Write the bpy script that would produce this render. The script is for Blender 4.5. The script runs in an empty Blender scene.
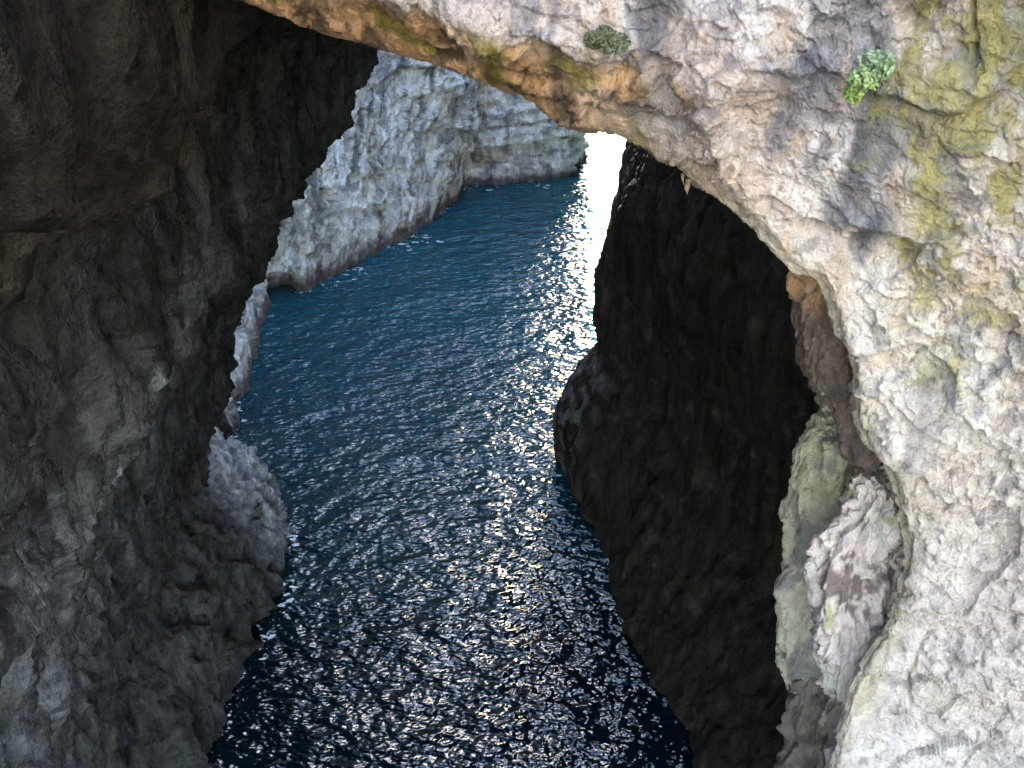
import bpy, math, random
import numpy as np
from mathutils import Vector

C = bpy.context.scene.collection
R = math.radians
random.seed(4); RNG = np.random.default_rng(11)

# ------------------------------------------------------------------ camera
CAM_Z, PITCH, LENS = 30.0, 32.0, 35.0
F = 1024 * LENS / 36.0
cp, sp = math.cos(R(PITCH)), math.sin(R(PITCH))

def ray(px, py):
    u, v = (px - 512) / F, (384 - py) / F
    return np.array([u, cp + v * sp, -sp + v * cp])
def P(px, py, Y):
    d = ray(px, py); t = Y / d[1]
    return np.array([d[0] * t, Y, CAM_Z + d[2] * t])
def W(px, py, z=0.0):
    d = ray(px, py); t = (z - CAM_Z) / d[2]
    return np.array([d[0] * t, d[1] * t, z])

# ------------------------------------------------------------------ noise
def _hash(ix, iy, iz, k):
    h = (ix.astype(np.int64) * 374761393 + iy.astype(np.int64) * 668265263 + iz.astype(np.int64) * 2147483647 + k * 1274126177) & 0xffffffff
    h = ((h ^ (h >> 13)) * 1274126177) & 0xffffffff
    h = ((h ^ (h >> 15)) * 2246822519) & 0xffffffff
    return ((h ^ (h >> 16)) & 0xffff).astype(np.float32) / 65535.0
def gn(p, seed=0):
    """gradient noise, about -1..1"""
    p = np.asarray(p, dtype=np.float64)
    i = np.floor(p); f = (p - i).astype(np.float32)
    u = f * f * f * (f * (f * 6 - 15) + 10)
    out = 0
    for dx in (0, 1):
        wx = u[:, 0] if dx else 1 - u[:, 0]
        for dy in (0, 1):
            wy = u[:, 1] if dy else 1 - u[:, 1]
            for dz in (0, 1):
                wz = u[:, 2] if dz else 1 - u[:, 2]
                a, b, c = i[:, 0] + dx, i[:, 1] + dy, i[:, 2] + dz
                g = (_hash(a, b, c, seed * 3 + 1) * 2 - 1) * (f[:, 0] - dx) + (_hash(a, b, c, seed * 3 + 2) * 2 - 1) * (f[:, 1] - dy) \
                    + (_hash(a, b, c, seed * 3 + 3) * 2 - 1) * (f[:, 2] - dz)
                out = out + wx * wy * wz * g
    return out * 1.5
def fbm(p, o=4, seed=0, gain=0.5, lac=2.03):
    a, s, out, q = 1.0, 0.0, 0, np.array(p, dtype=np.float64)
    for k in range(o):
        out = out + a * gn(q, seed + k); s += a
        a *= gain; q = q * lac + 7.31
    return out / s * 1.3
def ridged(p, o=4, seed=0, gain=0.5):
    a, s, out, q = 1.0, 0.0, 0, np.array(p, dtype=np.float64)
    for k in range(o):
        out = out + a * (1 - np.abs(gn(q, seed + k)) * 2); s += a
        a *= gain; q = q * 2.07 + 3.7
    return out / s
def cells(p, seed=0):
    """F1, F2 and a random value of the nearest cell"""
    p = np.asarray(p, dtype=np.float64)
    i = np.floor(p); n = len(p)
    f1 = np.full(n, 9.0, np.float32); f2 = f1.copy(); idv = np.zeros(n, np.float32)
    for dx in (-1, 0, 1):
        for dy in (-1, 0, 1):
            for dz in (-1, 0, 1):
                a, b, c = i[:, 0] + dx, i[:, 1] + dy, i[:, 2] + dz
                ex = a + _hash(a, b, c, seed + 11) - p[:, 0]; ey = b + _hash(a, b, c, seed + 12) - p[:, 1]; ez = c + _hash(a, b, c, seed + 13) - p[:, 2]
                d = np.sqrt(ex * ex + ey * ey + ez * ez).astype(np.float32)
                near = d < f1
                f2 = np.where(near, f1, np.minimum(f2, d))
                idv = np.where(near, _hash(a, b, c, seed + 14), idv)
                f1 = np.where(near, d, f1)
    return f1, f2, idv
def facets(p, seed=0, tilt=1.0):
    """tilted planar facets with sharp borders, about -0.5..0.5, and the distance to the nearest border"""
    p = np.asarray(p, dtype=np.float64); i = np.floor(p); n = len(p)
    f1 = np.full(n, 9.0, np.float32); f2 = f1.copy(); val = np.zeros(n, np.float32)
    for dx in (-1, 0, 1):
        for dy in (-1, 0, 1):
            for dz in (-1, 0, 1):
                a, b, c = i[:, 0] + dx, i[:, 1] + dy, i[:, 2] + dz
                h = [_hash(a, b, c, seed + k) for k in range(11, 18)]
                ex, ey, ez = p[:, 0] - a - h[0], p[:, 1] - b - h[1], p[:, 2] - c - h[2]
                d = np.sqrt(ex * ex + ey * ey + ez * ez).astype(np.float32)
                near = d < f1
                f2 = np.where(near, f1, np.minimum(f2, d))
                v = (h[3] - .5) * .7 + tilt * (ex * (h[4] - .5) + ey * (h[5] - .5) + ez * (h[6] - .5))
                val = np.where(near, v, val); f1 = np.where(near, d, f1)
    return val, f2 - f1
def sst(a, b, x):
    t = np.clip((x - a) / (b - a), 0, 1); return t * t * (3 - 2 * t)
def mix(a, b, t):
    return a * (1 - t[:, None]) + np.asarray(b)[None, :] * t[:, None] if np.ndim(b) == 1 else a * (1 - t[:, None]) + b * t[:, None]
def S(p, x, y, z):
    return p * np.array([x, y, z])[None, :]

# ------------------------------------------------------------------ lofted rock
def _curve(A, counts, cyclic):
    """A (n, m, 3): spline through axis 0; counts samples per span"""
    n = len(A)
    if cyclic: nxt, prv = np.roll(A, -1, 0), np.roll(A, 1, 0)
    else: nxt, prv = np.concatenate([A[1:], A[-1:]]), np.concatenate([A[:1], A[:-1]])
    d = nxt - prv; L = np.linalg.norm(d, axis=-1, keepdims=True) + 1e-9
    a = np.linalg.norm(nxt - A, axis=-1, keepdims=True); b = np.linalg.norm(A - prv, axis=-1, keepdims=True)
    m = np.minimum(a, b)
    if not cyclic:
        m = m.copy(); m[0] = a[0]; m[-1] = b[-1]
    T = d / L * m
    out = []
    for s in range(n if cyclic else n - 1):
        e = (s + 1) % n
        t = (np.arange(counts[s]) / counts[s])[:, None, None]
        out.append((2*t**3 - 3*t**2 + 1) * A[s] + (t**3 - 2*t**2 + t) * T[s] + (-2*t**3 + 3*t**2) * A[e] + (t**3 - t**2) * T[e])
    if not cyclic: out.append(A[-1:][None][0])
    return np.concatenate(out, 0)
def loft(ctrl, rc, cc):
    """rows of closed loops -> dense (nr, nc, 3); loops cyclic"""
    A = np.array(ctrl, dtype=np.float64)
    G = _curve(A, rc, False)
    return _curve(G.transpose(1, 0, 2), cc, True).transpose(1, 0, 2)
def grid_normals(G):
    dv = np.roll(G, -1, 1) - np.roll(G, 1, 1)
    du = np.concatenate([G[1:2] - G[:1], G[2:] - G[:-2], G[-1:] - G[-2:-1]], 0)
    N = np.cross(du, dv); N /= np.linalg.norm(N, axis=-1, keepdims=True) + 1e-12
    return N
def grid_faces(nr, nc):
    r, c = np.meshgrid(np.arange(nr - 1), np.arange(nc), indexing='ij')
    c2 = (c + 1) % nc
    q = np.stack([r*nc + c, r*nc + c2, (r+1)*nc + c2, (r+1)*nc + c], -1).reshape(-1, 4)
    return q
def make_mesh(name, V, quads, tris, col, mat):
    me = bpy.data.meshes.new(name)
    V = np.asarray(V, np.float32)
    nl = quads.size + tris.size
    me.vertices.add(len(V)); me.vertices.foreach_set('co', V.ravel())
    me.loops.add(nl); me.loops.foreach_set('vertex_index', np.concatenate([quads.ravel(), tris.ravel()]).astype(np.int32))
    me.polygons.add(len(quads) + len(tris))
    st = np.concatenate([np.arange(len(quads)) * 4, quads.size + np.arange(len(tris)) * 3]).astype(np.int32)
    me.polygons.foreach_set('loop_start', st)
    me.update(calc_edges=True)
    if col is not None:
        at = me.attributes.new('col', 'FLOAT_COLOR', 'POINT')
        at.data.foreach_set('color', np.concatenate([col, np.ones((len(V), 1))], 1).astype(np.float32).ravel())
    me.shade_smooth()
    me.materials.append(mat); me.validate()
    o = bpy.data.objects.new(name, me); C.objects.link(o)
    return o
def rock(name, ctrl, rc, cc, disp, color, mat, label, cat, origin=None):
    G = loft(ctrl, rc, cc); nr, nc = G.shape[:2]
    q = grid_faces(nr, nc)
    N = grid_normals(G)
    c0 = G.reshape(-1, 3).mean(0)
    a, b, c = (G.reshape(-1, 3)[q[:, k]] - c0 for k in range(3))
    vol = np.einsum('ij,ij->', a, np.cross(b, c))
    if vol < 0: q = q[:, ::-1]
    d1 = G.reshape(-1, 3)[q[:, 1]] - G.reshape(-1, 3)[q[:, 0]]; d2 = G.reshape(-1, 3)[q[:, 3]] - G.reshape(-1, 3)[q[:, 0]]
    if np.einsum('ij,ij->', np.cross(d1, d2), N.reshape(-1, 3)[q[:, 0]]) < 0: N = -N
    p, n = G.reshape(-1, 3), N.reshape(-1, 3)
    V = p + disp(p, n)
    N2 = grid_normals(V.reshape(nr, nc, 3)).reshape(-1, 3)
    if (N2 * n).sum() < 0: N2 = -N2
    col = np.clip(color(V, N2), 0.004, 0.85)
    caps = np.array([V[:nc].mean(0), V[-nc:].mean(0)]); base = len(V)
    i = np.arange(nc); j = (i + 1) % nc
    t0 = np.stack([np.full(nc, base), j, i], -1); t1 = np.stack([np.full(nc, base + 1), (nr-1)*nc + i, (nr-1)*nc + j], -1)
    if vol < 0: t0, t1 = t0[:, ::-1], t1[:, ::-1]
    V = np.concatenate([V, caps]); col = np.concatenate([col, col[:1], col[-1:]])
    o0 = np.array(origin) if origin is not None else np.array([c0[0], c0[1], 0.0])
    o = make_mesh(name, V - o0, q, np.concatenate([t0, t1]), col, mat)
    o.location = o0
    tag(o, label, cat)
    return o
def tag(o, label=None, cat=None, group=None, kind=None):
    for k, v in (('label', label), ('category', cat), ('group', group), ('kind', kind)):
        if v: o[k] = v

# ------------------------------------------------------------------ materials
class NT:
    def __init__(s, name):
        s.m = bpy.data.materials.new(name); s.m.use_nodes = True
        s.t = s.m.node_tree; s.b = s.t.nodes['Principled BSDF']
    def n(s, typ, **kw):
        x = s.t.nodes.new('ShaderNode' + typ)
        for k, v in kw.items():
            if k.startswith('i_'):
                key = k[2:].replace('_', ' '); x.inputs[int(key) if key.isdigit() else key].default_value = v
            else: setattr(x, k, v)
        return x
    def l(s, a, b): s.t.links.new(a, b)
    def noise(s, vec, scale, detail=4, rough=0.55, dist=0.0):
        x = s.n('TexNoise'); x.inputs['Scale'].default_value = scale; x.inputs['Detail'].default_value = detail
        x.inputs['Roughness'].default_value = rough; x.inputs['Distortion'].default_value = dist
        s.l(vec, x.inputs['Vector']); return x.outputs['Fac']
    def math(s, op, a, b=None, c=None):
        x = s.n('Math', operation=op)
        for k, v in enumerate((a, b, c)):
            if v is None: continue
            if isinstance(v, (int, float)): x.inputs[k].default_value = v
            else: s.l(v, x.inputs[k])
        return x.outputs[0]
    def scale(s, vec, sc):
        x = s.n('Mapping'); x.inputs['Scale'].default_value = sc; s.l(vec, x.inputs['Vector']); return x.outputs[0]
    def maprange(s, v, a, b, c, d):
        x = s.n('MapRange'); s.l(v, x.inputs[0])
        for k, q in enumerate((a, b, c, d)): x.inputs[k + 1].default_value = q
        return x.outputs[0]

def rock_material(name, sc, bump, contrast=0.5, rough=0.9, streak=(1, 1, 0.45), speckle=0.25, spec=.25):
    N = NT(name)
    co = N.n('TexCoord').outputs['Object']
    at = N.n('Attribute', attribute_name='col').outputs['Color']
    v = N.scale(co, streak)
    n1 = N.noise(v, sc, 7, 0.62, 0.4)
    n2 = N.noise(co, sc * 5.3, 5, 0.65)
    n3 = N.noise(co, sc * 17, 3, 0.6)
    f = N.math('ADD', N.maprange(n1, 0.3, 0.7, 1 - contrast, 1 + contrast), N.maprange(n2, 0.3, 0.7, -contrast * .5, contrast * .5))
    f = N.math('MULTIPLY', f, N.maprange(n3, 0.3, 0.7, 1 - speckle, 1 + speckle))
    f = N.math('MAXIMUM', f, 0.15)
    mul = N.n('VectorMath', operation='SCALE'); N.l(at, mul.inputs[0]); N.l(f, mul.inputs['Scale'])
    N.l(mul.outputs[0], N.b.inputs['Base Color'])
    vo = N.n('TexVoronoi'); vo.inputs['Scale'].default_value = sc * 2.6; N.l(co, vo.inputs['Vector'])
    h = N.math('ADD', n1, N.math('MULTIPLY', n2, 0.45))
    h = N.math('ADD', h, N.math('MULTIPLY', n3, 0.16))
    h = N.math('ADD', h, N.math('MULTIPLY', vo.outputs['Distance'], 0.22))
    bp = N.n('Bump'); bp.inputs['Distance'].default_value = bump; bp.inputs['Strength'].default_value = 1.0
    N.l(h, bp.inputs['Height']); N.l(bp.outputs[0], N.b.inputs['Normal'])
    N.b.inputs['Roughness'].default_value = rough
    N.b.inputs['Specular IOR Level'].default_value = spec
    return N.m

M_arch = rock_material('pale_limestone', 9.0, 0.11, 0.30, 0.85, (1, 1, 0.6), 0.2)
M_near = rock_material('flowstone', 8.0, 0.08, 0.25, 0.8, (1, 1, 0.5), 0.16)
M_cave = rock_material('dark_limestone', 2.0, 0.30, 0.70, 0.95, (1, 1, 0.18), 0.2, .06)
M_far = rock_material('weathered_limestone', 1.1, 0.42, 0.40, 0.9, (1, 1, 0.5), 0.2)

# ------------------------------------------------------------------ NATURAL ARCH (pale face in front)
# along the lip of the opening: pixel of the lip, distance, width of the undercut band, outward direction (degrees, 90 = up, 0 = right)
lip = [(-420, -330, 12.5, 70, 100), (-120, -160, 11.0, 70, 104), (60, -78, 10.2, 65, 106), (170, -34, 9.6, 60, 104), (245, -2, 9.2, 55, 96), (300, 24, 9.0, 55, 86),
       (345, 42, 8.9, 55, 78), (395, 55, 8.8, 58, 70), (440, 68, 8.6, 60, 64), (490, 90, 8.5, 64, 60), (525, 101, 8.4, 70, 57), (560, 122, 8.3, 82, 54), (590, 130, 8.2, 92, 52),
       (622, 137, 8.05, 88, 50), (652, 152, 7.95, 66, 47), (676, 172, 7.85, 46, 44), (697, 192, 7.8, 30, 41), (722, 209, 7.7, 20, 38),
       (745, 226, 7.6, 16, 34), (768, 250, 7.5, 14, 30), (790, 272, 7.45, 12, 26), (815, 284, 7.4, 12, 22), (832, 320, 7.35, 10, 16), (848, 372, 7.3, 10, 11),
       (860, 425, 7.25, 10, 7), (884, 470, 7.2, 10, 3), (899, 520, 7.15, 10, -1), (904, 560, 7.1, 10, -4), (893, 610, 7.05, 10, -7), (868, 655, 7.0, 10, -10), (846, 695, 7.0, 10, -13),
       (836, 735, 6.95, 10, -15), (828, 785, 6.9, 10, -17), (815, 860, 6.8, 10, -19), (790, 1000, 6.7, 10, -22), (760, 1250, 6.6, 10, -25)]
def Yface(px, py):
    return 7.62 - 0.0034 * max(px - 700, -250) if px > 450 else 7.62 + .85 + 0.0022 * (450 - px)
rows = []
for (x, y, Yl, w, a) in lip:
    dx, dy = math.cos(R(a)), -math.sin(R(a))
    q = lambda s, Y: P(x + dx * s, y + dy * s, Y)
    yf = lambda s: Yface(x + dx * s, y + dy * s)
    drop = 0.75 * min(1, (w - 10) / 50) + 0.10
    row = [q(140, Yl + 11), q(75, Yl + 5), q(30, Yl + 1.6), q(0, Yl), q(w * .5, Yl - drop * .5), q(w, min(Yl - drop, yf(w) + .05))]
    for s in (w + 30, w + 90, w + 190, w + 330):
        row.append(q(s, min(yf(s), Yl - drop)))
    e = q(w + 620, min(yf(w + 620), 6.4)); row.append(e)
    k = max(0, dy * -1)
    row += [e + np.array([1.2, 1.5, 1.6]), e + np.array([1.5, 7, 1.5])]
    back = q(140, Yl + 11); row.append(0.5 * (back + e + np.array([1.5, 9, 1.5])) + np.array([0, 4, 1.0]))  # unseen bulk carried back as a roof to darken the cave
    rows.append(row)
rc = []
for i in range(len(lip) - 1):
    L = math.hypot(lip[i+1][0] - lip[i][0], lip[i+1][1] - lip[i][1])
    vis = 3 <= i <= 32
    rc.append(max(3, int(L / (1.3 if vis else 9))))
cc = [8, 10, 14, 14, 20, 20, 52, 76, 90, 76, 10, 8, 8, 8]

def zone(p, px, py, Y, rx, rz, noise, soft=0.5):
    """soft-edged patch on the face about the given place, ragged by noise"""
    c = P(px, py, Y); d = np.sqrt(((p[:, 0] - c[0]) / rx) ** 2 + ((p[:, 2] - c[2]) / rz) ** 2)
    return sst(1 + soft, 1 - soft, d + noise)

def band(p):
    """0..1: the undercut band under the bridge"""
    zl = np.interp(p[:, 0], LIP[:21, 0], LIP[:21, 2]); ze = np.interp(p[:, 0], EDG[:21, 0], EDG[:21, 2])
    return (p[:, 2] - zl) / np.maximum(ze - zl, .05)
LIP = np.array([P(a[0], a[1], a[2]) for a in lip]); EDG = np.array([P(a[0] + math.cos(R(a[4])) * a[3], a[1] - math.sin(R(a[4])) * a[3], a[2] - .6) for a in lip])
def lip_distance(p):
    dl = np.full(len(p), 9.0)
    for i in range(len(LIP) - 1):
        for k in (0, .5):
            dl = np.minimum(dl, np.linalg.norm(p - (LIP[i] * (1 - k) + LIP[i + 1] * k), axis=1))
    return dl
def disp_arch(p, n):
    q = p + 0.22 * np.stack([fbm(p * 0.9, 3, 5), fbm(p * 0.9, 3, 6), fbm(p * 0.9, 3, 7)], -1)
    q2 = p + 0.06 * np.stack([fbm(p * 4, 3, 15), fbm(p * 4, 3, 16), fbm(p * 4, 3, 17)], -1)
    und = sst(1.25, .85, band(p)) * sst(1.9, .9, p[:, 0])
    rough = sst(-.45, .35, fbm(p * .8, 3, 2))                    # calm and broken patches
    rough = (.50 + .65 * rough) * (1 - .2 * und)
    d = 0.17 * fbm(p * 0.7, 3, 1)
    v, e = facets(S(q, .95, .95, 1.35), 3, 1.0); d += .20 * v * (1 - .5 * und)
    v, e2 = facets(S(q2 + .1 * q, 2.6, 2.6, 3.8), 8, 1.0); d += .095 * v * rough
    v, e3 = facets(S(q2, 6.5, 6.5, 10.0), 14, 1.0); d += .040 * v * rough
    for sc, amp, sd in ((0.9, 0.17, 21), (2.0, 0.115, 22), (5.0, 0.04, 23)):
        u = p[:, 2] * sc + 0.22 * p[:, 0] * sc + 1.1 * fbm(S(p, 1, 1, 0.6) * sc * 0.55, 3, sd)
        fr = u - np.floor(u)
        saw = np.where(fr < 0.08, fr / 0.08, 1 - (fr - 0.08) / 0.92)
        d += amp * (saw - 0.5) * sst(-0.05, 0.4, fbm(p * sc * 0.6, 2, sd + 5)) * (rough if sc > 1 else 1 - .6 * und)
    d += 0.045 * fbm(p * 4.5, 4, 31) * rough + 0.035 * (ridged(S(p, 5, 5, 3), 4, 35) - .5) * rough + .022 * fbm(p * 15, 3, 37) + .03 * (ridged(p * 11, 3, 39) - .5) * rough
    d += .05 * (ridged(S(p, 3.2, 3.2, .6), 3, 38) - .5) * und
    cr = np.abs(gn(S(q2, 1.0, 1.0, 0.45) + 9.0, 44)); d -= 0.08 * sst(0.022, 0.0, cr) * sst(-.05, .3, fbm(p * .8, 2, 46))
    d *= .38 + .62 * sst(.05, .55, lip_distance(p))
    d *= 1 - .8 * sst(.1, .8, p[:, 1] - np.interp(p[:, 0], LIP[:21, 0], LIP[:21, 1]))
    return n * d[:, None] * (0.25 + 0.75 * sst(26, 15, p[:, 1]))[:, None]

def col_arch(p, n):
    wx = fbm(p * 1.1, 4, 61); w2 = fbm(S(p, 3.2, 3.2, 1.6), 4, 65); w3 = fbm(S(p, 2.6, 2.6, .28), 5, 71, .58); wf = fbm(p * 9, 4, 75)
    col = np.tile([0.63, 0.59, 0.555], (len(p), 1))
    col = mix(col, [0.52, 0.435, 0.385], sst(0.0, .45, wx + .3 * w2) * .7)       # pinkish stone
    col = mix(col, [0.46, 0.33, 0.21], sst(0.2, .42, w2 + .3 * wf) * .42)         # tan stains
    col = mix(col, [0.22, 0.23, 0.255], sst(0.10, .26, w3 + .2 * wf) * .7)        # blue-grey streaks
    rag = .8 * w2 + .5 * wf + .4 * wx
    gz = lambda px, py, Y, rx, rz, c, k, s=.5: mix(col, c, zone(p, px, py, Y, rx, rz, rag, s) * k)
    grey = [0.15, 0.165, 0.20]
    for a in ((868, 30, 7, .09, .45), (872, 150, 7, .16, .30), (880, 225, 7, .13, .42), (782, 130, 7.3, .12, .35), (805, 80, 7.2, .35, .3), (850, 215, 7, .12, .3),
              (905, 130, 6.9, .25, .4), (930, 455, 6.6, .10, .5), (905, 560, 6.9, .15, .3), (900, 740, 6.7, .2, .2), (1000, 60, 6.6, .3, .25)):
        col = gz(*a, grey, .72)
    for a in ((655, 22, 7.7, .13, .3), (870, 110, 7, .06, .6), (872, 240, 7, .10, .3)):
        col = gz(*a, [.09, .095, .11], .8)
    for a in ((700, 165, 7.6, .35, .3), (735, 190, 7.5, .35, .25), (690, 60, 7.6, .25, .3), (745, 100, 7.4, .3, .2)):
        col = gz(*a, [0.52, 0.39, 0.31], .5)
    moss = [0.33, 0.31, 0.12]; mk = .22 + .78 * sst(-.35, .3, fbm(S(p, 5, 5, 3), 4, 77) + .4 * wx)
    for a in ((960, 130, 6.7, .40, .55), (985, 60, 6.6, .35, .3), (930, 215, 6.8, .22, .30), (925, 280, 6.8, .14, .5), (990, 300, 6.6, .45, .16), (1010, 165, 6.6, .3, .3), (945, 380, 6.7, .10, .3),
              (935, 530, 6.7, .14, .45), (1000, 330, 6.6, .3, .1), (960, 720, 6.4, .35, .35), (870, 710, 6.9, .2, .4), (1010, 20, 6.6, .3, .3)):
        col = mix(col, moss, zone(p, *a, rag * 1.5, .8) * mk * .85)
    col = mix(col, [.48, .385, .335], sst(26.8, 23.8, p[:, 2] + .8 * wx) * .75)
    dark = sst(.28, .45, fbm(p * 2.6, 5, 83) + .3 * wf)
    col = mix(col, [0.13, 0.12, 0.12], dark * .55)
    # undercut band: iron-stained orange and brown, ochre moss, black seep lines
    und = np.zeros(len(p))
    L = LIP; t = band(p)
    und = sst(1.12, 0.80, t + .25 * w2 + .10 * wf) * sst(1.45, 0.8, p[:, 0] + .5 * wx)
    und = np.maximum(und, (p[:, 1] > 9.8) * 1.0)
    b = np.tile([0.56, 0.34, 0.17], (len(p), 1))
    b = mix(b, [0.38, 0.21, 0.09], sst(-.1, .5, w2) * .7)
    b = mix(b, [0.58, 0.43, 0.30], sst(.0, .4, wx + .3 * wf) * .8)
    b = mix(b, [0.22, 0.19, 0.035], sst(.08, .4, fbm(S(p, 2.2, 2.2, 1.0) + 3, 4, 91)) * .85)
    b = mix(b, [0.07, 0.05, 0.03], sst(.14, .32, fbm(S(p, 3.0, 3.0, .9) + 8, 5, 95, .6) + .25 * wf) * .85)
    for (px, py, rx, rz) in ((555, 75, .06, .40), (565, 100, .10, .25), (650, 95, .22, .16), (490, 75, .05, .2)):
        b = mix(b, [0.06, 0.045, 0.03], zone(p, px, py, 8, rx, rz, rag, .6) * .85)
    for (px, py, rx, rz) in ((575, 62, .16, .16), (495, 65, .07, .3)):
        b = mix(b, [0.20, 0.17, 0.03], zone(p, px, py, 8, rx, rz, rag, .6) * .9)
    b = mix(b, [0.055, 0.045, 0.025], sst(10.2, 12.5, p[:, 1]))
    col = mix(col, b, und)
    # lip edge of the right limb: damp greenish and tan rim
    dl = lip_distance(p)
    rim = sst(.30, .10, dl + .12 * w2) * sst(.3, .9, p[:, 0])
    col = mix(col, [0.27, 0.22, 0.11], rim * .5)
    return col
arch = rock('natural_arch', rows, rc, cc, disp_arch, col_arch, M_arch,
            'pale limestone arch, sunless white face with grey and mossy streaks, orange-brown underside', 'rock arch', (3, 9, 20))

# ------------------------------------------------------------------ CAVE CLIFF on the far side of the camera's left: overhanging, dark
sil = [(430, -60), (362, 22), (350, 52), (330, 105), (311, 150), (295, 185), (279, 225), (256, 290), (241, 335), (229, 385), (218, 430), (211, 480), (209, 540), (196, 620), (186, 700)]
def XW(z): return -4.6 - 0.27 * (29 - z) if z > 0 else -12.4 - 0.1 * (0 - z)
rows = []
for i, (x, y) in enumerate(sil):
    c = P(x, y, 33.0); z = c[2]
    f = lambda Y: XW(z) + (c[0] - XW(z)) * max(0, (Y - 14) / 19) ** 1.5 - 1.0 * math.sin(max(0, min(1, (Y - 10) / 23)) * math.pi) * (z < 20)
    row = [np.array([XW(z) - 1.2, -5, z]), np.array([XW(z) - .2, 3, z]), np.array([XW(z), 9, z]), np.array([f(14), 14, z]), np.array([f(20), 20, z]), np.array([f(26), 26, z]), np.array([f(30.5), 30.5, z]), c,
           c + [-1.8, 2.2, 0], np.array([-22, 41, z]), np.array([-30, 20, z]), np.array([-24, -8, z])]
    rows.append(row)
# unseen roof added for shade: above the corner's top the wall leans over the water
top = [r.copy() for r in rows[0]]
def shifted(r, dz, dx):
    o = []
    for k, q in enumerate(r):
        o.append(np.array([q[0] + (dx[k] if k < 9 else 0), q[1], q[2] + dz]))
    return o
t1 = shifted(top, 2.5, [0.2, .8, 2.2, 3.0, 3.4, 2.6, 1.6, .8, .6]); t2 = shifted(top, 6.0, [0, .4, 1.6, 2.6, 3.4, 2.8, 1.8, 1., .5]); t3 = shifted(top, 9, [-4, -3, -2, -1, 0, 0, -1, -1, -1])
rows = [t3, t2, t1] + rows
rc = [8, 12, 24, 26] + [34] * (len(rows) - 5)
cc = [20, 36, 60, 72, 72, 64, 56, 12, 8, 8, 8, 10]

def disp_cave(p, n):
    q = S(p, 1, .8, .45)
    d = 0.8 * fbm(p * 0.13, 3, 101) + 0.30 * fbm(q * 0.5, 4, 103)
    f1, f2, idv = cells(S(p + .6 * np.stack([gn(p * .5, 1), gn(p * .5, 2), gn(p * .5, 3)], -1), .42, .42, .22), 9)
    d += 0.20 * (idv - .5) * sst(0, .15, f2 - f1)
    lean = p.copy(); lean[:, 1] += .25 * p[:, 2]
    v, e = facets(S(lean, .7, .7, .22), 12, 1.0); d += .30 * v
    d += 0.60 * (ridged(S(lean, 1.0, 1.0, .13), 5, 110, .55) - .5) + .18 * (ridged(S(lean, 3.2, 3.2, .4), 4, 111) - .5)
    u = p[:, 2] * .35 + .9 * fbm(p * .25, 3, 113); fr = u - np.floor(u)
    d += .25 * (np.where(fr < .2, fr / .2, 1 - (fr - .2) / .8) - .5) * sst(0, .4, fbm(p * .2, 2, 117))
    d += 0.075 * fbm(S(p, 2.6, 2.6, 1.2), 4, 119)
    return n * d[:, None]
def col_cave(p, n):
    w = fbm(S(p, .5, .5, .2), 4, 121); w2 = fbm(p * 1.5, 4, 125); w3 = fbm(p * .2, 3, 129)
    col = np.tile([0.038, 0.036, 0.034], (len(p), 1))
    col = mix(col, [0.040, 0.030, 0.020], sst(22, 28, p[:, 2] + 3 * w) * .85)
    g = sst(24, 19, p[:, 2] + 2 * w3) * sst(26, 14, p[:, 1] + 4 * w)  # near lower part painted lighter, where skylight reaches the wall
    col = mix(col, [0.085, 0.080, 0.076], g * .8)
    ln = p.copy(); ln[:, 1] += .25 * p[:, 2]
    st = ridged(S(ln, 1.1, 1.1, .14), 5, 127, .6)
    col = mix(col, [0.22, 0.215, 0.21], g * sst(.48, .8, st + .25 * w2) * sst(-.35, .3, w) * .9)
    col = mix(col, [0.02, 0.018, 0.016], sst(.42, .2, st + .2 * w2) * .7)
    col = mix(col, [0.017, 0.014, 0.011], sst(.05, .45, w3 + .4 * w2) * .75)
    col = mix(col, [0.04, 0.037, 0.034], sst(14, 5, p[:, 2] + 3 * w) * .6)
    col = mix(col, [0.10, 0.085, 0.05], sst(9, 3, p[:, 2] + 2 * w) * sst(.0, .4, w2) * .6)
    return col
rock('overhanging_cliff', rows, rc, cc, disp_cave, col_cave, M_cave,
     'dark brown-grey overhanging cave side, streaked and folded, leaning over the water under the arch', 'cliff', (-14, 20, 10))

# ------------------------------------------------------------------ LEDGE at its foot
def ledge():
    foot = [(196, 790), (208, 752), (228, 712), (250, 655), (270, 605), (284, 565), (287, 530), (276, 500), (262, 486)]
    F0 = [W(*a) for a in foot]
    r = []
    prof = [(-3, 0.5), (-.6, .1), (.8, -.15), (2.4, -.45), (4.0, -1.1), (5.6, -2.1), (7.2, -3.6), (8.2, -5.6)]
    for z, off in prof:
        row = []
        for k, q in enumerate(F0):
            t = k / (len(F0) - 1)
            zz = z * (1 - .42 * max(0, t - .3) / .7) if z > 0 else z
            row.append(np.array([q[0] + off * (1 if k < 7 else .6), q[1] - (.25 * off if k < 5 else -.45 * off), zz]))
        e = row[-1]
        row += [e + [-3, 1.0, 0], np.array([-19, 38, row[-1][2]]), np.array([-20, 24, row[-1][2]])]
        r.append(row)
    return r
def disp_ledge(p, n):
    d = .5 * fbm(p * .33, 3, 131) + .3 * fbm(p * .9, 3, 133)
    f1, f2, idv = cells(S(p, .8, .8, .6), 19)
    v, e = facets(S(p, .9, .9, .6), 21, 1.0); d += .7 * v
    d += .35 * (idv - .5) * sst(0, .15, f2 - f1) + .25 * (ridged(S(p, 2, 2, .9), 4, 135) - .5) + .07 * fbm(p * 4, 3, 139)
    return n * d[:, None]
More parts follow.
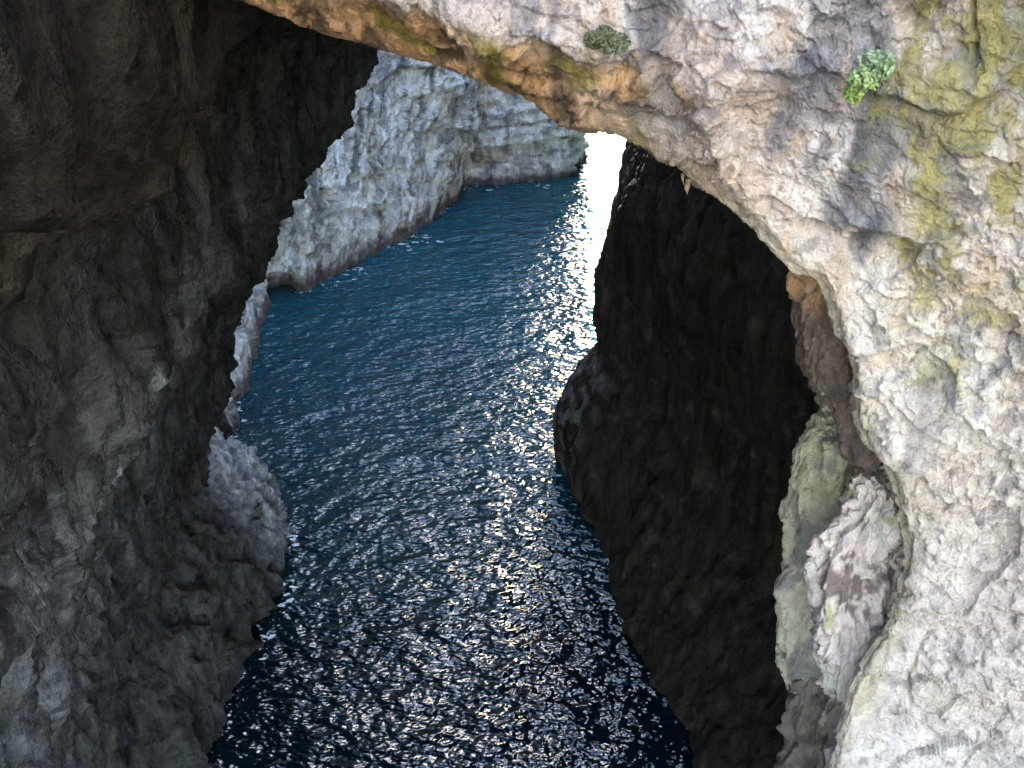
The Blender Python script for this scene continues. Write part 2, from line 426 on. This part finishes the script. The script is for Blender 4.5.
def col_ledge(p, n):
    w = fbm(p * .8, 4, 141); w2 = fbm(p * 3, 4, 145)
    col = np.tile([.35, .345, .34], (len(p), 1))
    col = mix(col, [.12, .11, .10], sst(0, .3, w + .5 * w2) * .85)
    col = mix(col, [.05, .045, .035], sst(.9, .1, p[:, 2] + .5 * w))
    col = mix(col, [.035, .031, .026], sst(35.8, 30.5, p[:, 1] + 2 * w) * .95)  # only the lit upper part stays pale; nearer part painted into shade
    return col
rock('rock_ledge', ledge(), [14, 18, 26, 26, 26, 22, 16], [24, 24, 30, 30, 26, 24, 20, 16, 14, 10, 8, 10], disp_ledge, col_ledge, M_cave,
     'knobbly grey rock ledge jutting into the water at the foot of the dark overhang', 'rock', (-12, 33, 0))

# ------------------------------------------------------------------ PALE CLIFF beyond the cave mouth
foot = [(229, 437), (243, 405), (251, 372), (260, 335), (267, 312), (277, 304), (287, 297), (303, 293), (324, 284), (347, 269), (378, 250), (405, 240), (428, 225), (446, 208), (455, 192)]
F0 = [W(*a) for a in foot]
rows = []
lean = [(-3, 0.8), (-.5, .1), (1.2, -.2), (3, -.55), (5.5, -1.0), (9, -1.7), (13, -2.8), (18, -4.0), (30, -5.6), (62, -9)]  # unseen top rows raised to keep sky reflections off the left water
for z, off in lean:
    row = []
    for k, q in enumerate(F0):
        t = k / (len(F0) - 1)
        ox = off * (1.0 if k > 4 else .75)
        # the last points form the nose that leans out over the bay
        if k == len(F0) - 1: ox = (.20 * z if z < 8 else 1.6 - .05 * (z - 8)) if z > 0 else 0
        if k == len(F0) - 2: ox = (.10 * z if z < 8 else .8 - .10 * (z - 8)) if z > 0 else 0
        oy = 0
        row.append(np.array([q[0] + ox, q[1] + oy + (.0 if k > 4 else -.1 * off), z]))
    e = row[-1]
    row += [e + [-2.5, 3.5, 0], np.array([-22, 84, z]), np.array([-36, 66, z]), np.array([-30, 46, z])]
    rows.append(row)
SEA_CAVE = W(286, 290, .6)
def strokes(p): return np.stack([p[:, 0], p[:, 1] - .55 * p[:, 2], p[:, 2] * .16], -1)
def disp_far(p, n):
    q = strokes(p + .5 * np.stack([fbm(p * .5, 3, 51), fbm(p * .5, 3, 52), 0 * p[:, 0]], -1))
    d = 1.1 * fbm(p * .11, 3, 151) + .6 * fbm(S(p, .3, .3, .2), 4, 153)
    v, e = facets(q * np.array([.55, .55, 1.1]), 29, 1.0); d += 1.0 * v
    v, e = facets(S(p, 1.1, 1.1, .8) + .3 * q, 33, 1.0); d += .36 * v
    u = (.8 * p[:, 2] + .10 * p[:, 1]) * .55 + .8 * fbm(p * .16, 3, 155); fr = u - np.floor(u)
    d += .42 * (np.where(fr < .12, fr / .12, 1 - (fr - .12) / .88) - .5) * sst(-.1, .4, fbm(p * .12, 2, 156) + .03 * (p[:, 1] - 62))
    d += .75 * (ridged(q * .55, 5, 157, .55) - .5) + .34 * (ridged(q * 1.7, 4, 158, .55) - .5)
    d += .2 * fbm(p * 1.9, 5, 159, .6)
    d *= .4 + .6 * sst(0, 3, p[:, 2])
    r = np.sqrt(((p[:, 1] - SEA_CAVE[1]) / 1.0) ** 2 + ((p[:, 2] - .6) / 1.1) ** 2 + ((p[:, 0] - SEA_CAVE[0]) / 3) ** 2)
    d -= 2.0 * sst(1.1, .6, r)
    return n * d[:, None]
def col_far(p, n):
    w = fbm(S(p, .4, .4, .25), 4, 161); w2 = fbm(p * 1.4, 4, 165); w4 = ridged(strokes(p) * .8, 5, 169, .6)
    col = np.tile([.76, .70, .63], (len(p), 1))
    col = mix(col, [.36, .35, .34], sst(.05, .4, w + .35 * w2) * .8)
    col = mix(col, [.70, .67, .63], sst(.15, .5, -w + .3 * w2) * .6)
    col = mix(col, [.16, .155, .155], sst(.54, .30, w4 + .15 * w2) * .9)
    col = mix(col, [.36, .28, .19], sst(7, 1.5, p[:, 2] + 1.5 * w) * .3)
    col = mix(col, [.80, .76, .70], sst(1.2, 2.2, p[:, 2] + .8 * w2) * sst(6, 3.5, p[:, 2] + 1.5 * w) * sst(-.3, .2, w2) * .7)  # pale band above the tide line, painted as sunlit rock
    tide = sst(1.3, .4, p[:, 2] + .8 * w2 + .4 * w)
    col = mix(col, [.085, .06, .05], tide * .92)
    return col
rock('pale_cliff', rows, [8, 14, 30, 46, 60, 70, 66, 34, 14], [24, 30, 32, 30, 18, 18, 22, 38, 42, 54, 50, 46, 40, 32, 20, 6, 6, 6, 8], disp_far, col_far, M_far,
     'pale grey sea cliff sloping into the bay just past the dark overhang, dark tide line', 'cliff', (-12, 62, 0))

# ------------------------------------------------------------------ HEADLAND closing the bay
foot = [(400, 192), (450, 188), (475, 188), (500, 187), (522, 185), (542, 182), (558, 179), (570, 176)]
F0 = [W(*a) for a in foot]
rows = []
for z, off in ((-3, -.6), (-.4, -.1), (1, .2), (3, .6), (5.5, 1.0), (8, 1.5), (11, 2.1), (15, 2.9), (22, 4.0), (35, 6.5)):  # top rows, out of view, raised to shade the near water
    row = [q + [(.05 * max(z, 0) if k > 5 else 0), off, z] for k, q in enumerate(F0)]
    e = row[-1]
    row += [e + [.9, 2.5, 0], e + [.4, 9, 0], np.array([-8, 104, z]), np.array([-22, 94, z])]
    rows.append(row)
def disp_head(p, n):
    d = .8 * fbm(p * .12, 3, 171) + .35 * fbm(p * .5, 4, 173)
    u = p[:, 2] * .62 + .35 * fbm(p * .15, 3, 175) + .02 * p[:, 0]; k = np.floor(u); fr = u - k
    hv = _hash(k, k * 0, k * 0, 5)
    d += .9 * (hv - .5) * sst(0, .15, fr) * sst(1, .85, fr) - .22 * (fr < .12)
    v, e = facets(S(p, .7, .7, 1.1), 37, 1.0); d += .5 * v
    d += .7 * (ridged(S(p, .8, .8, .10), 4, 177) - .5) + .16 * fbm(p * 1.8, 4, 179)
    c = P(492, 155, 80); r = np.sqrt(((p[:, 0] - c[0]) / 2.2) ** 2 + ((p[:, 2] - c[2]) / .9) ** 2)
    d -= 1.5 * sst(1.1, .5, r)
    return n * d[:, None]
def col_head(p, n):
    w = fbm(S(p, .5, .5, .2), 4, 181); w2 = fbm(S(p, .8, .8, 2.0), 4, 185)
    col = np.tile([.74, .68, .61], (len(p), 1))
    col = mix(col, [.25, .24, .245], sst(.0, .4, w2) * .8)
    col = mix(col, [.34, .27, .21], sst(.1, .45, w) * .6)
    col = mix(col, [.14, .13, .13], sst(.25, .5, fbm(S(p, .9, .9, .25), 4, 189)) * .7)
    col = mix(col, [.08, .06, .055], sst(1.0, .3, p[:, 2] + .6 * w2) * .9)
    return col
rock('headland', rows, [6, 14, 26, 32, 36, 40, 44, 30, 12], [24, 40, 44, 44, 42, 36, 28, 18, 16, 8, 6, 10], disp_head, col_head, M_far,
     'pale headland in horizontal layers closing the bay, glittering open water at its tip', 'headland', (2, 86, 0))

# ------------------------------------------------------------------ CAVE CLIFF opposite: dark promontory
sil = [(660, 40), (640, 100), (627, 138), (616, 170), (607, 215), (598, 262), (597, 300), (602, 342), (584, 362), (563, 396), (557, 420), (562, 452), (565, 490)]
rows = []
def foot_x(Y): return float(np.interp(Y, [18, 22.6, 26.6, 30.8, 33.8, 38.3, 41], [7.2, 6.4, 4.9, 4.5, 4.1, 2.9, 2.5]))
for i, (x, y) in enumerate(sil):
    c = P(x, y, 41.0); z = c[2]
    rec = max(0, min(1, z / 9.0)); bulge = math.sin(max(0, min(1, z / 16)) * math.pi) * 2.2
    g = lambda Y, k: foot_x(Y) + (c[0] - 2.5) * .5 * rec + bulge * k
    row = [c, np.array([max(g(37.5, .25), c[0] + .15), 37.8, z]), np.array([g(33, .6), 33, z]), np.array([g(28, .9), 28, z]), np.array([g(23, 1), 22.5, z]), np.array([g(18, .9) + .6, 16, z]), np.array([9.5, 8, z]),
           np.array([16, 2, z]), np.array([40, 20, z]), np.array([50, 135, z]), np.array([25, 138, z]), np.array([max(10.5, c[0] + 4.5), 66, z]), c + [1.8, 3.4, 0]]
    rows.append(row)
t0 = rows[0]
up = []
for dz, dx in ((4.0, .2), (8, -1.6), (13, -2.8)):  # unseen upper rows added, leaning out to darken the water below
    up.insert(0, [np.array([q[0] + (dx if k < 1 or k > 9 else (-.2 * min(dz, 9) if k < 6 and dz < 30 else 0)), q[1], q[2] + dz]) for k, q in enumerate(t0)])
rows = up + rows
# below the water
rows.append([q + np.array([0, 0, -3.5]) for q in rows[-1]])
def disp_dark(p, n):
    return .8 * disp_cave(p + 40.0, n) * (.6 + .4 * sst(41.5, 36, p[:, 1]))[:, None]
def col_dark(p, n):
    w = fbm(S(p, .4, .4, .25), 4, 191); w2 = fbm(p * 1.2, 4, 195)
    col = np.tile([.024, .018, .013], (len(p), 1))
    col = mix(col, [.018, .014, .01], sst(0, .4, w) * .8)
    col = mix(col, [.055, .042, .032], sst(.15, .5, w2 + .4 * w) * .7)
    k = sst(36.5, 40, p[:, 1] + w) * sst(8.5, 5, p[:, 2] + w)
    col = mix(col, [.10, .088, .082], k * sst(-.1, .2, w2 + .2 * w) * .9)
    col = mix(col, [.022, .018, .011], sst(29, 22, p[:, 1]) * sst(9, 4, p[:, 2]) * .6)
    return col
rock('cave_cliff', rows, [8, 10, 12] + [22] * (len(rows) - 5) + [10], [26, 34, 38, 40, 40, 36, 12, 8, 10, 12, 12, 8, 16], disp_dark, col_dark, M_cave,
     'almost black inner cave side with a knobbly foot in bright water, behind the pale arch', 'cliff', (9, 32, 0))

# ------------------------------------------------------------------ rocks in the throat of the arch's right limb
def pillar(name, prof, depth, disp, color, label, cat, nseg=14):
    """closed loops from (py, left px, right px, Y) rows; front and back half-rounds with real thickness"""
    rows = []
    for (y, x0, x1, Y) in prof:
        a, b = P(x0, y, Y), P(x1, y, Y); c = (a + b) / 2; h = np.linalg.norm(b - a) / 2
        rows.append([np.array([c[0] + h * math.cos(t), c[1] + .25 * h - depth(y) * math.sin(t), c[2]]) for t in np.linspace(0, 2 * math.pi, nseg, endpoint=False)])
    top = rows[0]; bot = rows[-1]
    rows = [[np.mean(top, 0) + (q - np.mean(top, 0)) * .35 + [0, 0, .05] for q in top]] + rows + [[np.mean(bot, 0) + (q - np.mean(bot, 0)) * .5 + [0, 0, -.1] for q in bot]]
    return rock(name, rows, [8] + [max(10, int(abs(prof[i+1][0] - prof[i][0]) / 2.0)) for i in range(len(prof) - 1)] + [8], [12] * nseg, disp, color, M_near, label, cat)
def disp_small(a, k):
    def f(p, n):
        v, e = facets(S(p, 3.2, 3.2, 1.7) + .3 * fbm(p * 3, 3, k)[:, None], k, 1.0)
        d = a * (.8 * fbm(p * 1.6, 3, k) + .5 * fbm(S(p, 4, 4, 2.2), 4, k + 4) + .9 * v + 1.1 * (ridged(S(p, 4, 4, 1.1), 4, k + 6) - .6))
        f1, f2, idv = cells(S(p, 4, 4, 2.5), k)
        d += a * (.7 * (idv - .5) * sst(0, .3, f2 - f1) + .25 * fbm(p * 12, 3, k + 9))
        return n * d[:, None]
    return f
def col_slab(p, n):
    w = fbm(S(p, 2, 2, .9), 4, 201); w2 = fbm(p * 7, 4, 205)
    col = np.tile([.36, .32, .235], (len(p), 1))
    zt = P(830, 430, 8.7)[2]
    col = mix(col, [.29, .28, .15], sst(zt - 1.5, zt - .2, p[:, 2] + .4 * w) * .65)
    col = mix(col, [.13, .12, .11], sst(.05, .3, w + .35 * w2) * .75)
    col = mix(col, [.36, .31, .24], sst(.15, .5, -w + .3 * w2) * .6)
    return col
pillar('rock_slab', [(421, 826, 842, 9.0), (432, 812, 864, 8.9), (455, 803, 872, 8.8), (490, 795, 885, 8.72), (530, 789, 888, 8.68), (580, 783, 885, 8.65), (630, 780, 870, 8.65), (670, 785, 860, 8.65), (700, 798, 848, 8.7)],
       lambda y: .42, disp_small(.10, 211), col_slab, 'smooth olive-grey rounded slab standing between the white face and the dark cave', 'rock slab')
def col_column(p, n):
    w = fbm(S(p, 3, 3, 1.1), 4, 221); w2 = fbm(p * 8, 4, 225)
    col = np.tile([.50, .41, .365], (len(p), 1))
    col = mix(col, [.10, .07, .06], sst(.02, .24, w + .35 * w2) * .88)  # shade of the hollows painted in as ragged dark patches
    col = mix(col, [.38, .36, .30], sst(.1, .4, -w) * .6)
    col = mix(col, [.20, .20, .06], sst(.3, .5, fbm(p * 2.2 + 5, 3, 229)) * .7)
    return col
pillar('rock_column', [(482, 866, 900, 7.75), (510, 850, 906, 7.65), (545, 826, 910, 7.6), (575, 814, 912, 7.55), (600, 813, 905, 7.55), (630, 824, 900, 7.5), (655, 820, 880, 7.5), (685, 822, 868, 7.5), (720, 833, 862, 7.5), (770, 836, 866, 7.5), (830, 826, 866, 7.5)],
       lambda y: .30, disp_small(.16, 231), col_column, 'lumpy pink-white flowstone column with dark hollows, against the olive slab', 'rock column')
def col_knob(p, n):
    w = fbm(S(p, 3, 3, 1.6), 4, 241); w2 = fbm(p * 9, 4, 245)
    col = np.tile([.10, .07, .055], (len(p), 1))  # recess shadow painted in: dark rib below the orange top
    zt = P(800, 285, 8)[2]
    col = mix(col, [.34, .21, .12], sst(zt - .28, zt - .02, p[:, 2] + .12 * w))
    col = mix(col, [.05, .04, .035], sst(.0, .35, w + .25 * w2) * .8)
    col = mix(col, [.34, .27, .25], sst(.25, .5, w2 - .4 * w) * .5)
    return col
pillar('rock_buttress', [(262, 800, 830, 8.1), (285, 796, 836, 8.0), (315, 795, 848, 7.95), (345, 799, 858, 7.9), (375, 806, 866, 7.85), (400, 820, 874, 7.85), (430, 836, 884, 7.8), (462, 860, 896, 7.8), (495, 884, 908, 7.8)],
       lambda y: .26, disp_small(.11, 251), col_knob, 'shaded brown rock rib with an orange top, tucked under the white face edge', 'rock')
def col_foot(p, n):
    w = fbm(p * 3, 4, 261); w2 = fbm(p * 9, 4, 265)
    col = np.tile([.15, .12, .095], (len(p), 1))
    col = mix(col, [.05, .04, .03], sst(0, .35, w) * .8)
    return mix(col, [.28, .23, .20], sst(.2, .5, w2) * .5)
pillar('boulder', [(668, 812, 838, 8.5), (690, 800, 846, 8.45), (712, 792, 850, 8.45), (740, 787, 848, 8.55), (775, 783, 846, 8.5), (830, 780, 846, 8.5)],
       lambda y: .3, disp_small(.11, 271), col_foot, 'brown pitted boulder below the olive slab, cut off by the frame', 'boulder')

# ------------------------------------------------------------------ stalactites under the lip
def stalactite(px, py, Y, L, r, label):
    a = P(px, py, Y) + np.array([0, 0, .06]); rows = []
    for t, k in ((0, 1.3), (.25, .95), (.5, .75), (.75, .45), (1, .08)):
        c = a + np.array([.008 * math.sin(3 * t + px), 0, -L * t])
        rows.append([c + [r * k * math.cos(s), r * k * math.sin(s), 0] for s in np.linspace(0, 2 * math.pi, 8, endpoint=False)])
    o = rock('stalactite', rows, [5] * 4, [2] * 8, lambda p, n: n * (.012 * fbm(p * 14, 3, 281))[:, None], lambda p, n: np.tile([.22, .17, .10], (len(p), 1)) * (1 + .4 * fbm(p * 20, 2, 5))[:, None], M_near, label, 'stalactite', a)
    o['group'] = 'small stalactites along the arch lip'
for a in ((688, 186, 7.78, .13, .022, 'longer of the two stubby stalactites below the pinkish lip of the arch'), (683, 181, 7.8, .09, .016, 'shorter stubby stalactite beside the longer one below the arch lip'),
          (661, 158, 7.9, .10, .03, 'tan drip of stone on the lip nearest the bright water')):
    stalactite(*a)

# ------------------------------------------------------------------ plants
def leaf_material(name, c1, c2):
    N = NT(name)
    at = N.n('Attribute', attribute_name='col').outputs['Color']
    N.l(at, N.b.inputs['Base Color']); N.b.inputs['Roughness'].default_value = .55
    N.b.inputs['Subsurface Weight'].default_value = .0
    return N.m
M_leaf = leaf_material('leaf', 0, 0)
def leaf_clump(name, pts, cols, size, mat, normal):
    """each leaf a small folded blade of six points"""
    V, Q, col = [], [], []
    for (c, k) in zip(pts, cols):
        s = size * random.uniform(.7, 1.3)
        nn = np.array(normal) + RNG.normal(0, .45, 3); nn /= np.linalg.norm(nn)
        a = np.cross(nn, RNG.normal(0, 1, 3)); a /= np.linalg.norm(a); b = np.cross(nn, a)
        o = len(V)
        V += [c - a * s, c - a * .35 * s + b * .55 * s + nn * .18 * s, c + a * .45 * s + b * .5 * s + nn * .18 * s, c + a * s, c + a * .45 * s - b * .5 * s + nn * .18 * s, c - a * .35 * s - b * .55 * s + nn * .18 * s]
        Q += [[o, o+1, o+2, o+3], [o, o+3, o+4, o+5]]
        col += [k] * 6
    return make_mesh(name, np.array(V), np.array(Q), np.zeros((0, 3), int), np.array(col), mat)
def empty(name, loc, label, cat, group=None):
    o = bpy.data.objects.new(name, None); C.objects.link(o); o.location = loc; tag(o, label, cat, group); return o
dg = None
def hit(px, py):
    """the rock met along a sight line (used once, to root the plants on the rock)"""
    global dg
    if dg is None:
        bpy.context.view_layer.update(); dg = bpy.context.evaluated_depsgraph_get()
    ok, loc, nor, *_ = bpy.context.scene.ray_cast(dg, Vector((0, 0, CAM_Z)), Vector(ray(px, py)).normalized())
    return np.array(loc), np.array(nor)
def tube(name, paths, r, mat, color):
    V, Q = [], []
    for path in paths:
        for i, q in enumerate(path):
            for k in range(5):
                V.append(np.array(q) + r * (1 - .6 * i / len(path)) * np.array([math.cos(k * 1.2566), 0.3 * math.sin(k * 1.2566), math.sin(k * 1.2566)]))
        o = len(V) - 5 * len(path)
        for i in range(len(path) - 1):
            for k in range(5):
                Q.append([o + i*5 + k, o + i*5 + (k+1) % 5, o + i*5 + 5 + (k+1) % 5, o + i*5 + 5 + k])
    return make_mesh(name, np.array(V), np.array(Q), np.zeros((0, 3), int), np.tile(color, (len(V), 1)), mat)

def wall_plant(name, blobs, n, size, cfun, label, cat, out=.10):
    root, nr = hit(blobs[0][0], blobs[0][1])
    e = empty(name, root, label, cat)
    pts, cols = [], []
    for _ in range(n):
        bx, by, rx, ry = random.choice(blobs)
        a, r = random.uniform(0, 2 * math.pi), math.sqrt(random.random())
        px, py = bx + rx * r * math.cos(a), by + ry * r * math.sin(a)
        c, nn = hit(px, py)
        if np.linalg.norm(c - root) > 1.5: continue
        dpt = out * math.sqrt(max(0, 1 - r * r)) * random.uniform(.15, 1) + .01
        c = c + np.array([0, -1, .3]) * dpt
        pts.append(c - root); cols.append(cfun(px, py))
    f = leaf_clump('foliage', pts, cols, size, M_leaf, (0, -.8, .6)); f.parent = e
    sel = random.sample(pts, 14)
    st = tube('stem', [[np.zeros(3) + [0, .02, 0], p * .5 + [0, -.03, .0], p] for p in sel], .006, M_leaf, [.10, .09, .04]); st.parent = e
    return e
def c_plant(px, py):
    t = np.clip((py - 55) / 40 + random.uniform(-.2, .2), 0, 1)
    return np.array([.20, .29, .19]) * (1 - t) * random.uniform(.45, 1.15) + np.array([.18, .29, .06]) * t * random.uniform(.6, 1.2)
def c_shrub(px, py):
    return np.array([.045, .06, .022]) * random.uniform(.6, 1.5)

# ------------------------------------------------------------------ water, foam
def water():
    V = np.array([[-4000, -400, 0], [4000, -400, 0], [4000, 6000, 0], [-4000, 6000, 0]], float)
    N = NT('sea_water')
    co = N.n('TexCoord').outputs['Object']
    def wave(sc, ang, stretch, det, rg, dist, amp):
        m = N.n('Mapping'); m.inputs['Rotation'].default_value = (0, 0, R(ang)); m.inputs['Scale'].default_value = (sc * stretch, sc, sc)
        N.l(co, m.inputs['Vector'])
        x = N.noise(m.outputs[0], 1.0, det, rg, dist)
        return N.math('MULTIPLY', x, amp)
    h = wave(.22, 14, .7, 2, .5, .3, .7)
    h = N.math('ADD', h, wave(1.2, -20, .62, 1, .5, .12, .42))
    h = N.math('ADD', h, wave(3.9, 16, .62, 1, .45, .12, .185))
    h = N.math('ADD', h, wave(10.0, -10, .65, 1, .5, .1, .020))
    bp = N.n('Bump'); bp.inputs['Distance'].default_value = 1.0
    N.l(N.maprange(N.noise(N.scale(co, (.16, .10, 1)), 1.0, 3, .55, .6), 2.0 * .16, .62, .75, 1.0), bp.inputs['Strength'])     # calmer slicks between ruffled patches
    N.l(h, bp.inputs['Height']); N.l(bp.outputs[0], N.b.inputs['Normal'])
    # body colour: near shade and far sunlight painted as dark to teal, paler turquoise over the shoal at the headland's tip
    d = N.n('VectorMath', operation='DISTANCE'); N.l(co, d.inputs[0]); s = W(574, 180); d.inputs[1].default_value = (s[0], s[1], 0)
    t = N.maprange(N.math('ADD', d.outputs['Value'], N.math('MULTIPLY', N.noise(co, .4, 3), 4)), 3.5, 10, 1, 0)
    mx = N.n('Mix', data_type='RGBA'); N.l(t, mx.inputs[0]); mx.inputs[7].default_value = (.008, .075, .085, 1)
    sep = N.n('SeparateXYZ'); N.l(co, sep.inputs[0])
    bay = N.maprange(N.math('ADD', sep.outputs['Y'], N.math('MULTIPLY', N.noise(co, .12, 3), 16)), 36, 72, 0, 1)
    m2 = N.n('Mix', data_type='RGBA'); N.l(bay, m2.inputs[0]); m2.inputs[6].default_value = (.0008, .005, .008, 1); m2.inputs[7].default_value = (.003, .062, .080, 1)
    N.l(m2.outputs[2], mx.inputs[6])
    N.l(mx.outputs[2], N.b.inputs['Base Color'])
    N.b.inputs['Roughness'].default_value = .085; N.b.inputs['IOR'].default_value = 1.34; N.b.inputs['Specular IOR Level'].default_value = .8
    o = make_mesh('sea_water', V, np.array([[0, 1, 2, 3]]), np.zeros((0, 3), int), None, N.m)
    o['kind'] = 'structure'
    return o
water()
def foam():
    V, Q = [], []
    spots = [(418, 238, 9, 3, 40), (445, 211, 6, 3, 26), (398, 247, 8, 3, 26), (352, 272, 9, 3, 30), (325, 284, 9, 2, 26), (300, 292, 7, 3, 14), (236, 405, 5, 14, 46), (246, 372, 3, 10, 18), (228, 432, 6, 5, 22),
             (284, 590, 7, 12, 22), (292, 540, 4, 12, 16), (262, 640, 6, 12, 12), (480, 189, 14, 1.5, 16), (540, 185, 14, 1.5, 16), (555, 470, 5, 12, 8), (560, 430, 4, 10, 8)]
    for (px, py, rx, ry, n) in spots:
        for _ in range(n):
            c = W(px + random.gauss(0, rx), py + random.gauss(0, ry)); m = 9
            a = .015 + .06 * random.random() ** 3 * (1 + c[1] / 40); b = a * random.uniform(1.0, 2.6); th = random.uniform(-.6, .6)
            o = len(V)
            for k in range(m):
                t = k * 2 * math.pi / m; r = random.uniform(.45, 1.2)
                u, v = b * r * math.cos(t), a * r * math.sin(t)
                V.append([c[0] + u * math.cos(th) - v * math.sin(th), c[1] + u * math.sin(th) + v * math.cos(th), .012 + .02 * random.random()])
            V.append([c[0], c[1], .03])
            Q += [[o + k, o + (k + 1) % m, o + m] for k in range(m)]
    N = NT('foam_white'); N.b.inputs['Base Color'].default_value = (.45, .48, .5, 1); N.b.inputs['Roughness'].default_value = .7
    o = make_mesh('foam', np.array(V), np.zeros((0, 4), int), np.array(Q), None, N.m)
    tag(o, 'scraps of white foam along the foot of the rocks', 'foam', kind='stuff')
foam()

# ------------------------------------------------------------------ unseen sunlit slope added behind the camera, bouncing warm light onto the arch face
def bounce_hillside():
    nx, ny = 180, 110
    X, Y = np.meshgrid(np.linspace(-45, 45, nx), np.linspace(-3.2, -60, ny))
    p = np.stack([X.ravel(), Y.ravel(), np.zeros(X.size)], -1)
    t = -3.2 - p[:, 1]
    p[:, 2] = 27.6 + np.where(t < 3, .15 * t, .45 + 1.25 * (t - 3)) + .9 * fbm(p * .25, 4, 301) + .5 * (ridged(p * .5, 4, 305) - .5)
    q = np.array([[r * nx + c, (r + 1) * nx + c, (r + 1) * nx + c + 1, r * nx + c + 1] for r in range(ny - 1) for c in range(nx - 1)])[:, ::-1]
    w = fbm(p * .3, 4, 311)
    col = mix(np.tile([.52, .475, .425], (len(p), 1)), [.16, .17, .07], sst(.15, .4, w))
    make_mesh('bounce_hillside', p, q, np.zeros((0, 3), int), col, M_far)['kind'] = 'structure'
bounce_hillside()

# ------------------------------------------------------------------ light
SUN_EL, SUN_AZ = 26.0, 4.3        # azimuth clockwise from +Y (the view direction) toward +X
w = bpy.data.worlds.new('World'); bpy.context.scene.world = w; w.use_nodes = True
nt = w.node_tree; sky = nt.nodes.new('ShaderNodeTexSky'); sky.sky_type = 'NISHITA'; sky.sun_disc = False
sky.sun_elevation = R(SUN_EL); sky.sun_rotation = R(SUN_AZ); sky.air_density = 1.0; sky.dust_density = 0.8; sky.ozone_density = 0.8
nt.links.new(sky.outputs[0], nt.nodes['Background'].inputs[0]); nt.nodes['Background'].inputs[1].default_value = 0.15
sun = bpy.data.lights.new('sun', 'SUN'); sun.energy = 4.0; sun.angle = R(.5); sun.color = (1, .98, .96)
so = bpy.data.objects.new('sun', sun); C.objects.link(so)
dirv = Vector((math.sin(R(SUN_AZ)) * math.cos(R(SUN_EL)), math.cos(R(SUN_AZ)) * math.cos(R(SUN_EL)), math.sin(R(SUN_EL))))
so.rotation_euler = dirv.to_track_quat('Z', 'Y').to_euler()

wall_plant('wall_plant', [(873, 66, 20, 15), (862, 80, 16, 12), (852, 93, 9, 9), (882, 60, 10, 9)], 620, .019, c_plant,
           'small bright green leafy plant rooted in a crack of the white face', 'plant')
wall_plant('cushion_shrub', [(612, 43, 18, 12), (595, 40, 12, 9), (604, 33, 9, 7)], 800, .013, c_shrub,
           'dark green cushion shrub on the edge above the orange underside', 'shrub', .09)

cam = bpy.data.cameras.new('camera'); cam.lens = LENS; cam.sensor_width = 36; cam.clip_end = 12000; cam.clip_start = .1
co = bpy.data.objects.new('camera', cam); C.objects.link(co); co.location = (0, 0, CAM_Z); co.rotation_euler = (R(90 - PITCH), 0, 0)
sc = bpy.context.scene; sc.camera = co
sc.render.engine = 'CYCLES'; sc.cycles.use_denoising = True
sc.cycles.max_bounces = 6; sc.cycles.diffuse_bounces = 4
sc.view_settings.view_transform = 'Standard'; sc.view_settings.look = 'None'; sc.view_settings.gamma = 1.0; sc.view_settings.exposure = 4.1
